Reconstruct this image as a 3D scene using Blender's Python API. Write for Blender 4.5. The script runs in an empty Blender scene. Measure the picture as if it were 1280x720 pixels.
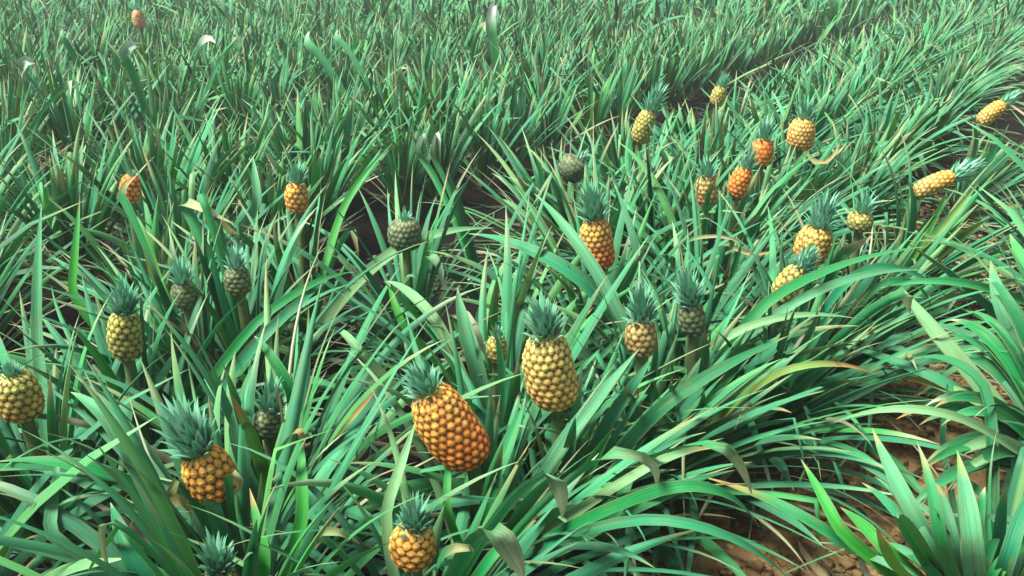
import bpy, math, random
import numpy as np
from mathutils import Vector

# ------------------------------------------------------------------ camera
sc = bpy.context.scene
COL = sc.collection
CAMZ = 1.65
PITCH = math.radians(22.0)
FPX = 1108.0                       # focal length in pixels of a 1280 wide frame
cam_d = bpy.data.cameras.new('camera')
cam = bpy.data.objects.new('camera', cam_d); COL.objects.link(cam)
cam.location = (0, 0, CAMZ)
cam.rotation_euler = (math.pi/2 - PITCH, 0, 0)
cam_d.sensor_fit = 'HORIZONTAL'
cam_d.angle = 2*math.atan(640/FPX)
cam_d.clip_start = 0.02; cam_d.clip_end = 2000
cam_d.dof.use_dof = False
sc.camera = cam

# ------------------------------------------------------------------ sky and sun (soft overcast daylight)
SUN_EL, SUN_AZ = math.radians(60), math.radians(-112)    # azimuth from +Y towards +X
world = bpy.data.worlds.new('World'); sc.world = world
world.use_nodes = True
wn = world.node_tree; wn.nodes.clear()
sky = wn.nodes.new('ShaderNodeTexSky'); sky.sky_type = 'NISHITA'; sky.sun_disc = False
sky.sun_elevation = SUN_EL; sky.sun_rotation = SUN_AZ; sky.altitude = 200
sky.air_density = 1.0; sky.dust_density = 3.0; sky.ozone_density = 1.0
bg = wn.nodes.new('ShaderNodeBackground'); bg.inputs[1].default_value = 0.07
wo = wn.nodes.new('ShaderNodeOutputWorld')
hs = wn.nodes.new('ShaderNodeHueSaturation'); hs.inputs['Saturation'].default_value = .30   # cloud cover greys the blue
wn.links.new(sky.outputs[0], hs.inputs['Color']); wn.links.new(hs.outputs[0], bg.inputs[0]); wn.links.new(bg.outputs[0], wo.inputs[0])
sun_d = bpy.data.lights.new('sun', 'SUN'); sun_d.energy = 4.2; sun_d.angle = math.radians(23)
sun_d.color = (1.0, 0.97, 0.92)
sun = bpy.data.objects.new('sun', sun_d); COL.objects.link(sun)
sd = Vector((math.sin(SUN_AZ)*math.cos(SUN_EL), math.cos(SUN_AZ)*math.cos(SUN_EL), math.sin(SUN_EL)))
sun.rotation_euler = sd.to_track_quat('Z', 'Y').to_euler()
sun.location = (0, 0, 30)
vs = sc.view_settings
vs.view_transform = 'Standard'; vs.look = 'None'; vs.gamma = 1; vs.use_curve_mapping = False
vs.exposure = 1.25
sc.cycles.max_bounces = 6; sc.cycles.diffuse_bounces = 1; sc.cycles.transmission_bounces = 3
sc.cycles.glossy_bounces = 2; sc.cycles.caustics_reflective = False; sc.cycles.caustics_refractive = False

rng = np.random.default_rng(11)
random.seed(5)
CP, SP = math.cos(PITCH), math.sin(PITCH)

# where a sight line through a picture point meets a given height (used to survey the field)
def ray(px, py):
    r = (px-640)/FPX; u = (360-py)/FPX
    return np.array([r, CP+u*SP, -SP+u*CP])
def at(px, py, z):
    d = ray(px, py); t = (z-CAMZ)/d[2]
    return np.array([0, 0, CAMZ]) + d*t
def proj(P):
    P = np.asarray(P, float); x = P[..., 0]; y = P[..., 1]; z = P[..., 2]-CAMZ
    dep = y*CP - z*SP; up = y*SP + z*CP
    dep_s = np.where(dep > .05, dep, .05)
    return 640+FPX*x/dep_s, 360-FPX*up/dep_s, dep

# ------------------------------------------------------------------ materials
def mat(name):
    m = bpy.data.materials.new(name); m.use_nodes = True
    nt = m.node_tree; nt.nodes.clear()
    return m, nt, (lambda t, **k: _node(nt, t, **k)), nt.links.new
def _node(nt, t, **k):
    n = nt.nodes.new(t)
    for a, b in k.items(): setattr(n, a, b)
    return n

def leaf_material(name, silver, transl, rough):
    m, nt, N, L = mat(name)
    out = N('ShaderNodeOutputMaterial')
    tint = N('ShaderNodeAttribute', attribute_name='tint')
    st = N('ShaderNodeAttribute', attribute_name='st')
    sep = N('ShaderNodeSeparateXYZ'); L(st.outputs['Vector'], sep.inputs[0])
    # fine fibres running along the blade
    mp = N('ShaderNodeMapping'); mp.inputs['Scale'].default_value = (1.2, 9.0, 37.0)
    L(st.outputs['Vector'], mp.inputs[0])
    no = N('ShaderNodeTexNoise'); no.inputs['Scale'].default_value = 1.0; no.inputs['Detail'].default_value = 3
    L(mp.outputs[0], no.inputs[0])
    r1 = N('ShaderNodeMapRange'); r1.inputs[1].default_value = .3; r1.inputs[2].default_value = .7
    r1.inputs[3].default_value = .74; r1.inputs[4].default_value = 1.28
    L(no.outputs[0], r1.inputs[0])
    # blotchy wear along the blade
    mp2 = N('ShaderNodeMapping'); mp2.inputs['Scale'].default_value = (7.0, 1.4, 91.0)
    L(st.outputs['Vector'], mp2.inputs[0])
    n2 = N('ShaderNodeTexNoise'); n2.inputs['Scale'].default_value = 1.0; n2.inputs['Detail'].default_value = 4
    L(mp2.outputs[0], n2.inputs[0])
    r2 = N('ShaderNodeMapRange'); r2.inputs[1].default_value = .56; r2.inputs[2].default_value = .70
    r2.inputs[3].default_value = 0; r2.inputs[4].default_value = .45
    L(n2.outputs[0], r2.inputs[0])
    mul = N('ShaderNodeVectorMath', operation='SCALE'); L(tint.outputs['Color'], mul.inputs[0]); L(r1.outputs[0], mul.inputs['Scale'])
    wear = N('ShaderNodeMixRGB'); wear.inputs[2].default_value = (.17, .15, .065, 1)
    L(r2.outputs[0], wear.inputs[0]); L(mul.outputs[0], wear.inputs[1])
    # silvery bloom on the underside of the blade
    geo = N('ShaderNodeNewGeometry')
    bm = N('ShaderNodeMath', operation='MULTIPLY'); bm.inputs[1].default_value = silver
    L(geo.outputs['Backfacing'], bm.inputs[0])
    bk = N('ShaderNodeMixRGB'); bk.inputs[2].default_value = (.10, .36, .20, 1)
    L(bm.outputs[0], bk.inputs[0]); L(wear.outputs[0], bk.inputs[1])
    p = N('ShaderNodeBsdfPrincipled')
    L(bk.outputs[0], p.inputs['Base Color'])
    p.inputs['Roughness'].default_value = rough
    p.inputs['Specular IOR Level'].default_value = .16
    bump = N('ShaderNodeBump'); bump.inputs['Strength'].default_value = .35; bump.inputs['Distance'].default_value = .004
    L(no.outputs[0], bump.inputs['Height']); L(bump.outputs[0], p.inputs['Normal'])
    tr = N('ShaderNodeBsdfTranslucent'); L(wear.outputs[0], tr.inputs['Color'])
    mx = N('ShaderNodeMixShader'); mx.inputs[0].default_value = transl
    L(p.outputs[0], mx.inputs[1]); L(tr.outputs[0], mx.inputs[2]); L(mx.outputs[0], out.inputs[0])
    return m

M_LEAF = leaf_material('pineapple_leaf', .30, .14, .46)
M_CROWN = leaf_material('crown_leaf', .35, .10, .45)
M_DRY = leaf_material('withered_leaf', .12, .2, .7)

def fruit_material():
    m, nt, N, L = mat('pineapple_skin')
    out = N('ShaderNodeOutputMaterial'); tint = N('ShaderNodeAttribute', attribute_name='tint')
    tc = N('ShaderNodeTexCoord'); no = N('ShaderNodeTexNoise')
    no.inputs['Scale'].default_value = 90; no.inputs['Detail'].default_value = 4
    L(tc.outputs['Object'], no.inputs[0])
    r = N('ShaderNodeMapRange'); r.inputs[1].default_value = .3; r.inputs[2].default_value = .7
    r.inputs[3].default_value = .78; r.inputs[4].default_value = 1.2; L(no.outputs[0], r.inputs[0])
    mul = N('ShaderNodeVectorMath', operation='SCALE'); L(tint.outputs['Color'], mul.inputs[0]); L(r.outputs[0], mul.inputs['Scale'])
    p = N('ShaderNodeBsdfPrincipled'); L(mul.outputs[0], p.inputs['Base Color'])
    p.inputs['Roughness'].default_value = .62; p.inputs['Specular IOR Level'].default_value = .3
    b = N('ShaderNodeBump'); b.inputs['Strength'].default_value = .4; b.inputs['Distance'].default_value = .003
    L(no.outputs[0], b.inputs['Height']); L(b.outputs[0], p.inputs['Normal'])
    L(p.outputs[0], out.inputs[0])
    return m
M_FRUIT = fruit_material()

def simple_material(name, c1, c2, scale, rough=.9, bump=.5, dist=.01):
    m, nt, N, L = mat(name)
    out = N('ShaderNodeOutputMaterial'); tc = N('ShaderNodeTexCoord')
    n1 = N('ShaderNodeTexNoise'); n1.inputs['Scale'].default_value = scale; n1.inputs['Detail'].default_value = 8
    n1.inputs['Roughness'].default_value = .65
    L(tc.outputs['Object'], n1.inputs[0])
    cr = N('ShaderNodeValToRGB'); cr.color_ramp.elements[0].position = .32; cr.color_ramp.elements[1].position = .68
    cr.color_ramp.elements[0].color = (*c1, 1); cr.color_ramp.elements[1].color = (*c2, 1)
    L(n1.outputs[0], cr.inputs[0])
    p = N('ShaderNodeBsdfPrincipled'); p.inputs['Roughness'].default_value = rough
    L(cr.outputs[0], p.inputs['Base Color'])
    b = N('ShaderNodeBump'); b.inputs['Strength'].default_value = bump; b.inputs['Distance'].default_value = dist
    L(n1.outputs[0], b.inputs['Height']); L(b.outputs[0], p.inputs['Normal'])
    L(p.outputs[0], out.inputs[0])
    return m
M_SOIL = simple_material('shade_dark_soil', (.003, .0025, .002), (.013, .009, .006), 2.6, .95, 1.0, .03)  # near-black base paints the deep shade of the furrows into the soil
def lit_soil_patch(m):
    """ochre soil of the lit right hand furrow; elsewhere shade is painted in"""
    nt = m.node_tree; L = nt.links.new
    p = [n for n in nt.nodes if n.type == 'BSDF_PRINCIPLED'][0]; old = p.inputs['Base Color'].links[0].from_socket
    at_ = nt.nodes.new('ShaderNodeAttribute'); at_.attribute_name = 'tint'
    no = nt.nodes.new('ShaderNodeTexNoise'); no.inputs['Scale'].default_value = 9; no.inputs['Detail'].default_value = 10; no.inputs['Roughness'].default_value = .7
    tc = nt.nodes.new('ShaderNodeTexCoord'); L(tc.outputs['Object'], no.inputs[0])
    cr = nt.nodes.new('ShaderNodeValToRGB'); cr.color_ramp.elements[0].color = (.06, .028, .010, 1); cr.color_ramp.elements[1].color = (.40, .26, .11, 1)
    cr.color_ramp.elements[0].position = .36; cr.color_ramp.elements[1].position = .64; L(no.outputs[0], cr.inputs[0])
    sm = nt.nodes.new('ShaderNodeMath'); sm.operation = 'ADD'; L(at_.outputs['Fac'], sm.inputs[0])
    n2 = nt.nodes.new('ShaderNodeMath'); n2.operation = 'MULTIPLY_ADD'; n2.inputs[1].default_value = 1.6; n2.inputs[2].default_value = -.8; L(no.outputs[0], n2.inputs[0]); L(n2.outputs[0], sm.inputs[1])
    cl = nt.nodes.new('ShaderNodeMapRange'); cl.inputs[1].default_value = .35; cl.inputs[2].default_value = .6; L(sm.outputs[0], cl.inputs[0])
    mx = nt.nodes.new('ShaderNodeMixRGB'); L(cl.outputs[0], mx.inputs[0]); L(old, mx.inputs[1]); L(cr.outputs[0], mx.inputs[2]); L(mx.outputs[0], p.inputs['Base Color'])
lit_soil_patch(M_SOIL)
[n for n in M_SOIL.node_tree.nodes if n.type == 'BSDF_PRINCIPLED'][0].inputs['Specular IOR Level'].default_value = .12
M_STALK = simple_material('green_stalk', (.05, .11, .03), (.12, .17, .06), 40, .6, .3, .003)

# ------------------------------------------------------------------ mesh helpers
def make_mesh(name, V, F, m, tint=None, st=None, smooth=True):
    """V (n,3), F (k,4) quads"""
    me = bpy.data.meshes.new(name)
    V = np.asarray(V, np.float32); F = np.asarray(F, np.int32)
    me.vertices.add(len(V)); me.vertices.foreach_set('co', V.ravel())
    me.loops.add(F.size); me.loops.foreach_set('vertex_index', F.ravel())
    me.polygons.add(len(F)); me.polygons.foreach_set('loop_start', np.arange(0, F.size, F.shape[1], dtype=np.int32))
    me.polygons.foreach_set('loop_total', np.full(len(F), F.shape[1], np.int32))
    if smooth: me.polygons.foreach_set('use_smooth', np.ones(len(F), bool))
    if tint is not None:
        a = me.attributes.new('tint', 'FLOAT_COLOR', 'POINT')
        c = np.ones((len(V), 4), np.float32); c[:, :3] = tint; a.data.foreach_set('color', c.ravel())
    if st is not None:
        a = me.attributes.new('st', 'FLOAT_VECTOR', 'POINT'); a.data.foreach_set('vector', np.asarray(st, np.float32).ravel())
    me.materials.append(m); me.update(); me.validate()
    return me
def link(name, me, parent=None, loc=None, label=None):
    o = bpy.data.objects.new(name, me); COL.objects.link(o)
    if parent is not None: o.parent = parent
    if loc is not None: o.location = loc
    if label: o['label'] = label
    return o

# a batch of blades: P (n,S,3) centre lines, W (n,S) widths, side (n,S,3) unit vectors across, fold (n,)
def blades(P, W, side, fold, cols, tipc, tipamt, rnd, NA=5, tip_light=1.0):
    n, S, _ = P.shape
    pale = tip_light*(.3+.9*((rnd*7.31) % 1.0))*(cols[:, 1] > cols[:, 0]*1.15)
    T = np.gradient(P, axis=1); T /= np.linalg.norm(T, axis=2, keepdims=True)+1e-9
    side = side - T*(side*T).sum(2, keepdims=True); side /= np.linalg.norm(side, axis=2, keepdims=True)+1e-9
    Nn = np.cross(side, T)
    t = np.linspace(-1, 1, NA)
    V = (P[:, :, None, :] + side[:, :, None, :]*(W[:, :, None]*t*.5)[..., None]
         + Nn[:, :, None, :]*(W[:, :, None]*fold[:, None, None]*(np.abs(t)**1.3))[..., None]*.5)
    V = V.reshape(-1, 3)
    i = np.arange(S-1)[:, None]*NA + np.arange(NA-1)[None]
    q = np.stack([i, i+1, i+1+NA, i+NA], -1).reshape(-1, 4)
    F = (q[None] + (np.arange(n)*S*NA)[:, None, None]).reshape(-1, 4)
    s = np.linspace(0, 1, S)
    sm = np.clip((s[None]-(1-tipamt[:, None]))/(tipamt[:, None]*.55+1e-3), 0, 1)     # dry tip
    base = np.clip(1-s/.16, 0, 1)[None, :, None]
    C = cols[:, None, :]*(1-sm[..., None]) + tipc[:, None, :]*sm[..., None]
    C = C*(1-base*.35) + np.array([.16, .20, .10])*base*.35
    C = np.repeat(C[:, :, None, :], NA, 2)
    up_ = (s**2*.55)[None, :, None, None]*pale[:, None, None, None]  # paler towards the tips: light on the canopy top put into the colour
    C = C*(1-up_) + np.array([.075, .40, .16])*up_
    edge = (np.abs(t) > .9)[None, None, :, None]*(.16 if NA > 3 else .05)
    C = C*(1-edge) + np.array([.26, .22, .12])*edge
    ST = np.zeros((n, S, NA, 3)); ST[..., 0] = s[None, :, None]; ST[..., 1] = t[None, None]; ST[..., 2] = rnd[:, None, None]
    return V, F, C.reshape(-1, 3), ST.reshape(-1, 3)

def profile(S, k=.62):
    s = np.linspace(0, 1, S)
    w = np.where(s < .12, .72+.28*s/.12, 1.0)
    w = w*np.clip(1-np.clip((s-k)/(1-k), 0, 1)**1.45, 0, 1)
    w = w*(1-.22*np.clip(s/k, 0, 1))
    w[-1] = .015
    return w

GREENS = np.array([[.002, .070, .024], [.003, .115, .034], [.007, .175, .040], [.026, .240, .022],
                   [.085, .280, .026], [.006, .160, .068], [.030, .270, .110], [.200, .340, .100]])
TIPS = np.array([[.40, .30, .12], [.45, .17, .06], [.48, .40, .20], [.34, .05, .02], [.30, .30, .06], [.52, .48, .32]])
GW = {'field': [.15, .16, .17, .16, .11, .08, .08, .09], 'lime': [.07, .14, .22, .28, .15, .05, .05, .04],
      'teal': [.16, .18, .16, .11, .07, .14, .10, .08]}

def rosette(root, n, L0, wd, S, NA, tone='field', lean=(0, 0), outer=25, inner=86, r=rng, straight=0.0, seed=None):
    """centre lines of one plant's blades, root-relative world coordinates"""
    k = np.arange(n)/max(1, n-1)
    az = k*n*2.39996 + r.uniform(0, 6.28) + r.normal(0, .22, n)
    e0 = np.radians(outer + (inner-outer)*k**.75 + r.normal(0, 6, n))
    Ln = L0*(.62+.5*np.sin(np.pi*np.clip(k*.8+.18, 0, 1)))*r.uniform(.78, 1.12, n)
    droop = np.radians((84-64*k)*r.uniform(.5, 1.35, n)*(1-straight))
    s = np.linspace(0, 1, S)
    el = e0[:, None] - droop[:, None]*s[None]**1.7
    # some blades are creased and hang
    kink = (r.random(n) < .07) & (k > .15)
    ks = r.uniform(.62, .86, n)
    el = el - kink[:, None]*np.radians(r.uniform(60, 125, n))[:, None]*(s[None] > ks[:, None])
    a = az[:, None] + r.normal(0, .28, n)[:, None]*s[None]**1.5
    d = np.stack([np.cos(a)*np.cos(el), np.sin(a)*np.cos(el), np.sin(el)], -1)
    d[..., 0] += lean[0]*.35; d[..., 1] += lean[1]*.35
    d /= np.linalg.norm(d, axis=2, keepdims=True)
    P = np.cumsum(d*(Ln/(S-1))[:, None, None], 1)
    z0 = .03 + k*.16
    P = P - P[:, :1] + np.stack([np.cos(az)*.03, np.sin(az)*.03, z0], -1)[:, None]
    P[..., 2] = np.maximum(P[..., 2], .025+.01*r.random((n, 1)))
    side = np.stack([-np.sin(a), np.cos(a), np.zeros_like(a)], -1)
    roll = r.normal(0, .35, n)[:, None] + r.normal(0, .9, n)[:, None]*s[None]
    side[..., 2] += np.sin(roll); side /= np.linalg.norm(side, axis=2, keepdims=True)
    W = wd*r.uniform(.72, 1.2, n)[:, None]*profile(S)[None]
    fold = r.uniform(.25, .8, n)
    c = GREENS[r.choice(len(GREENS), n, p=GW[tone])]*r.uniform(.5, 1.35, (n, 1))
    tipc = TIPS[r.choice(len(TIPS), n, p=[.32, .17, .24, .07, .10, .10])]
    tipamt = np.where(r.random(n) < .66, r.uniform(.05, .30, n), .02)
    old = ((k < .20) & (r.random(n) < .55)) | (r.random(n) < .07)                       # oldest lowest blades, dried out and narrow
    c[old] = np.array([[.40, .30, .17], [.24, .15, .08], [.50, .44, .30], [.20, .20, .07]])[r.choice(4, old.sum())]
    W[old] *= r.uniform(.2, .6, (old.sum(), 1))
    thin = r.random(n) < .16
    W[thin] *= .55
    return dict(P=P+np.asarray(root)[None, None], W=W, side=side, fold=fold, c=c, tipc=tipc, tipamt=tipamt, rnd=r.random(n), NA=NA)

def take(b, keep):
    return {k: (v if k == 'NA' else v[keep]) for k, v in b.items()}
def build_blades(b):
    return blades(b['P'], b['W'], b['side'], b['fold'], b['c'], b['tipc'], b['tipamt'], b['rnd'], b['NA'])
def merge(parts):
    V, F, C, S = [], [], [], []; o = 0
    for v, f, c, s in parts:
        V.append(v); F.append(f+o); C.append(c); S.append(s); o += len(v)
    return np.concatenate(V), np.concatenate(F), np.concatenate(C), np.concatenate(S)

# ------------------------------------------------------------------ ground
def fbm(x, y):
    return (np.sin(x*3.1+1.3*np.sin(y*2.3))*np.cos(y*2.7+x*.8)*.5 + np.sin(x*7.7+y*3.9)*np.cos(y*8.3-x*2.1)*.28
            + np.sin(x*17.1-y*11.3)*np.sin(y*19.7+x*6.1)*.16)
ROW = math.radians(32)
UX, UY = math.sin(ROW), math.cos(ROW)            # along the rows
VX, VY = math.cos(ROW), -math.sin(ROW)           # across the rows, to the right
BED = 2.3; BED0 = -1.5
def ground_z(x, y):
    off = x*VX + y*VY
    ridge = .5+.5*np.cos((off-BED0)/BED*2*np.pi)
    fade = np.clip((60-np.hypot(x, y))/20, 0, 1)
    clod = np.abs(np.sin(x*31+4*np.sin(y*13))*np.sin(y*29+4*np.sin(x*11)))*.012 + .010*np.sin(x*61+y*23)*np.sin(y*57-x*19)
    return (.05*ridge + .02*fbm(x, y) + clod - .02)*fade
def axis_grid():
    g = list(np.arange(-5, 7.001, .035)); lo = []; d = .08; p = -5.0
    while p > -1500: p -= d; lo.append(p); d *= 1.16
    hi = []; d = .08; p = 7.0
    while p < 1500: p += d; hi.append(p); d *= 1.16
    return np.array(lo[::-1]+g+hi)
gx = axis_grid(); gy = axis_grid()
X, Y = np.meshgrid(gx, gy)
Z = ground_z(X, Y)
V = np.stack([X, Y, Z], -1).reshape(-1, 3)
nx = len(gx); i = (np.arange(len(gy)-1)[:, None]*nx + np.arange(nx-1)[None])
F = np.stack([i, i+1, i+1+nx, i+nx], -1).reshape(-1, 4)
go = V[:, 0]*VX+V[:, 1]*VY; ga = V[:, 0]*UX+V[:, 1]*UY
lit_soil = np.exp(-((go+.35)/.46)**4)*np.exp(-((ga-2.4)/1.6)**4)*.95  # mask of the lit ochre patch; outside it the soil is painted shade-dark
g = link('ground', make_mesh('ground', V, F, M_SOIL, lit_soil[:, None]*np.ones(3))); g['kind'] = 'structure'
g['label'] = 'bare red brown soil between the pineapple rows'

# ------------------------------------------------------------------ fruit survey
# px, py centre; length, width in px; tilt (deg, + leans right); height above ground; crown px; colours top/bottom; crown colour; label
OR, YE, YG, RD, OL, GR, DG, TAN = ((.74, .24, .035), (.66, .38, .07), (.36, .38, .09), (.62, .12, .035), (.40, .34, .12),
                                   (.13, .20, .10), (.05, .11, .07), (.50, .36, .16))
FR = [
 (564,532,118,76,-27,.60,44,(.66,.36,.07),(.80,.17,.03),'pineapple plant bearing the long orange fruit that leans left, the largest of all','large orange fruit yellower towards its top'),
 (690,462,102,68,-10,.66,52,(.46,.42,.12),(.64,.36,.09),'pineapple plant with tall upright olive yellow fruit behind the largest orange one','olive yellow fruit'),
 (748,303,66,44,-10,.66,46,(.60,.40,.09),(.76,.12,.03),'pineapple plant whose fruit turns bright red orange at its base, mid field','yellow green fruit with a red orange lower half'),
 (518,680,56,60,4,.50,46,YE,(.70,.25,.05),'pineapple plant with small round orange fruit at the bottom edge of the photo','small round orange fruit'),
 (264,591,68,66,-16,.55,78,YE,(.68,.22,.04),'pineapple plant with squat orange fruit and tall dark green crown, lower left','squat golden orange fruit'),
 (24,494,62,58,0,.58,20,YG,(.52,.24,.06),'pineapple plant with round green and orange fruit, cut by the left edge','round green fruit blushing orange below'),
 (158,418,66,42,8,.62,44,YG,(.30,.27,.09),'pineapple plant with narrow yellow green fruit, nearest the one cut by the left edge','narrow yellow green fruit'),
 (507,292,38,44,0,.60,14,GR,DG,'pineapple plant with small round grey green unripe fruit above the dark furrow','small grey green unripe fruit'),
 (803,420,48,42,-6,.62,48,OL,(.36,.24,.10),'pineapple plant with dull brownish fruit and spiky grey crown, right of the tall olive fruit','dull brownish fruit'),
 (866,398,44,36,-12,.62,48,GR,DG,'pineapple plant with dark green unripe fruit, right of the dull brownish one','dark green unripe fruit'),
 (1018,305,48,46,6,.68,44,(.52,.42,.10),(.64,.26,.06),'pineapple plant with broad yellow fruit orange along its left side, upper of a touching pair','broad yellow fruit, orange at one side'),
 (987,354,50,32,24,.66,34,YG,(.44,.36,.10),'pineapple plant with slim yellow green fruit leaning right, lower of a touching pair','slim yellow green fruit'),
 (1168,231,50,25,58,.66,36,YE,(.42,.38,.14),'pineapple plant with pale yellow fruit tipped almost flat to the right','pale yellow fruit tipped over'),
 (926,228,38,27,12,.70,30,OR,(.62,.25,.08),'pineapple plant with narrow orange fruit, lower left of the rounder bright orange one','narrow orange fruit'),
 (953,190,32,32,0,.72,30,OR,(.66,.27,.06),'pineapple plant with rounder bright orange fruit far up the central bed','rounder bright orange fruit'),
 (884,238,40,28,-8,.68,26,OL,(.50,.20,.06),'pineapple plant with ragged brown and olive fruit, left of the narrow orange one','ragged olive and brown fruit'),
 (1003,167,38,36,0,.70,28,(.60,.44,.12),(.60,.30,.10),'pineapple plant with wide yellowish green and orange fruit, right of the rounder orange one','wide yellowish fruit'),
 (716,210,28,40,40,.60,16,GR,DG,'pineapple plant with big dark green fruit lying in its leaves beside the furrow','big dark green fruit'),
 (806,158,42,26,16,.72,36,YG,(.36,.36,.11),'pineapple plant with slender yellow green fruit leaning right beyond the furrow','slender yellow green fruit'),
 (1240,142,36,22,42,.68,24,YE,(.48,.42,.14),'pineapple plant with small yellow fruit leaning right at the upper right edge','small yellow leaning fruit'),
 (372,246,38,30,4,.72,30,YE,(.60,.28,.08),'pineapple plant with orange yellow fruit and small crown, upper left of the dark furrow','orange yellow fruit'),
 (164,236,36,26,14,.74,10,OR,(.60,.28,.10),'pineapple plant with pale orange fruit showing over the leaves, far left','pale orange fruit'),
 (298,350,36,34,0,.60,30,GR,(.16,.20,.10),'pineapple plant with small grey green fruit deep in the left bed','small grey green fruit'),
 (232,368,34,34,0,.60,34,GR,(.14,.19,.11),'pineapple plant with pale grey green fruit beside the narrow yellow green one','pale grey green fruit'),
 (899,120,24,20,12,.75,18,YG,(.42,.36,.14),'pineapple plant with tiny pale yellow fruit beyond the furrow, upper right of centre','tiny pale yellow fruit'),
 (1076,276,24,34,0,.70,30,YG,GR,'pineapple plant with small pale green fruit, right of the touching pair','small pale green fruit'),
 (622,436,34,28,0,.58,18,YG,OL,'pineapple plant with little yellow green fruit mostly hidden, left of the tall olive fruit','little yellow green fruit'),
 (174,24,22,16,0,.8,8,(.62,.40,.22),(.62,.33,.16),'pineapple plant with faded orange fruit among the far leaves, top left','faded orange fruit'),
]
# crowns seen alone: fruit buried in the leaves
FR += [
 (338,528,40,40,10,.50,50,GR,DG,'pineapple plant with a pale crown showing and its green fruit buried in leaves','half buried green fruit'),
 (278,728,44,44,0,.45,52,OL,OL,'pineapple plant with wide pale crown showing at the bottom edge, lower left','fruit hidden under its crown'),
]
def fruit_axis(tilt, lean_cam):
    a = math.radians(tilt)
    v = np.array([math.sin(a), -lean_cam, math.cos(a)]); return v/np.linalg.norm(v)

fruits = []
for q in FR:
    px, py, Lp, Wp, tilt, z, crp, ct, cb, lab, flab = q
    c = at(px, py, z); d = float(np.dot(c-[0, 0, CAMZ], [0, CP, -SP]))
    ax = fruit_axis(tilt, .12)
    fruits.append(dict(px=px, py=py, Lp=Lp, Wp=Wp, c=c, dep=d, L=Lp*d/FPX*1.06, R=Wp*d/FPX*.475, ax=ax, cl=crp*d/FPX*1.1,
                       ct=ct, cb=cb, lab=lab, flab=flab))
    f = fruits[-1]
    lean = ax[:2]*f['L']*.9
    f['root'] = np.array([c[0]-lean[0]*.6, c[1]-lean[1]*.6+.02, 0.0])
# regions of the picture kept clear in front of a fruit and its crown: centre, semi axes, depth
GUARD = []
for f in fruits:
    a = f['ax']; c0 = f['c'] - a*f['L']*.12; c1 = f['c'] + a*(f['L']*.5+f['cl']*.45)
    x, y, _ = proj(c0); gs = .50 if f['Lp'] > 60 else (.33 if f['Lp'] > 42 else .26)
    GUARD.append((x, y, f['Wp']*gs, f['Lp']*gs, f['dep']+.06))
    x, y, _ = proj(f['c']+a*f['L']*.2); GUARD.append((x, y, f['Wp']*gs*.85, f['Lp']*gs*.8, f['dep']+.06))
    x, y, _ = proj(c1); GUARD.append((x, y, f['cl']*FPX/f['dep']*.18, f['cl']*FPX/f['dep']*.30, f['dep']+.0))
# furrow windows where the photograph shows soil or deep shade (picture ellipses: x, y, rx, ry, share of blades removed)
WINDOWS = [(1130,590,60,48,.96), (1040,630,60,44,.96), (1200,480,62,36,.92), (1205,560,60,34,.95), (985,680,50,34,.92), (1170,375,55,26,.8), (1090,440,45,26,.6), (1262,215,30,16,.6), (390,395,60,28,.88), (560,350,50,22,.8), (620,275,50,14,.7), (450,340,45,22,.85), (320,435,50,22,.8), (490,410,30,16,.7), (60,560,60,18,.6), (560,400,35,22,.75), (870,145,50,12,.4)]

def keep_mask(P, W, r, strength=1.0):
    n0, S0, _ = P.shape                                # finer sampling along each blade
    tt = np.linspace(0, S0-1, S0*3); i0 = np.minimum(tt.astype(int), S0-2); ff = (tt-i0)
    P = P[:, i0]*(1-ff)[None, :, None] + P[:, i0+1]*ff[None, :, None]; W = W[:, i0]*(1-ff)[None] + W[:, i0+1]*ff[None]
    x, y, dep = proj(P)
    m = np.ones(len(P), bool)
    hw = .4*W*FPX/np.maximum(dep, .3)
    for gx_, gy_, rx, ry, gd in GUARD:
        ins = (((x-gx_)/(rx+hw))**2+((y-gy_)/(ry+hw))**2 < 1) & (dep < gd) & (dep > .1)
        m &= ~(ins.any(1) & (r.random(len(P)) > (.05 if rx > 20 else .16)))
    for wx, wy, rx, ry, pr in WINDOWS:
        ins = ((((x-wx)/rx)**2+((y-wy)/ry)**2 < 1) & (dep > .1)).sum(1) > (P.shape[1]*.05)
        m &= ~(ins & (r.random(len(P)) < pr*strength))
    off = P[..., 0]*VX + P[..., 1]*VY                # the picked furrows between the beds stay passable
    g_ = np.abs((off-BED0) % BED - BED*.5)
    hw_ = np.where((off.mean(1) > BED0+.3) & (off.mean(1) < BED0+2.3), .0, np.where(dep.mean(1) > 4.5, .42, .18))[:, None]
    m &= ~((((g_ < hw_) & (strength > .3)) & (P[..., 2] < .80)).any(1) & (r.random(len(P)) < .86*strength))
    low = (g_ < .34) & (P[..., 2] < .34) & (np.hypot(P[..., 0], P[..., 1]) < 9) & (strength > .3)      # nothing trails low in the furrow
    m &= ~(low.any(1) & (r.random(len(P)) < .8))
    m &= ~((dep < 1.15) & (dep > 0) & (y > -100) & (y < 640)).any(1)          # nothing brushing the lens
    return m

# ------------------------------------------------------------------ plant positions
plants = []                                        # dict(root, fruit, hero)
for f in fruits:
    plants.append(dict(root=f['root'], fruit=f))
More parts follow.
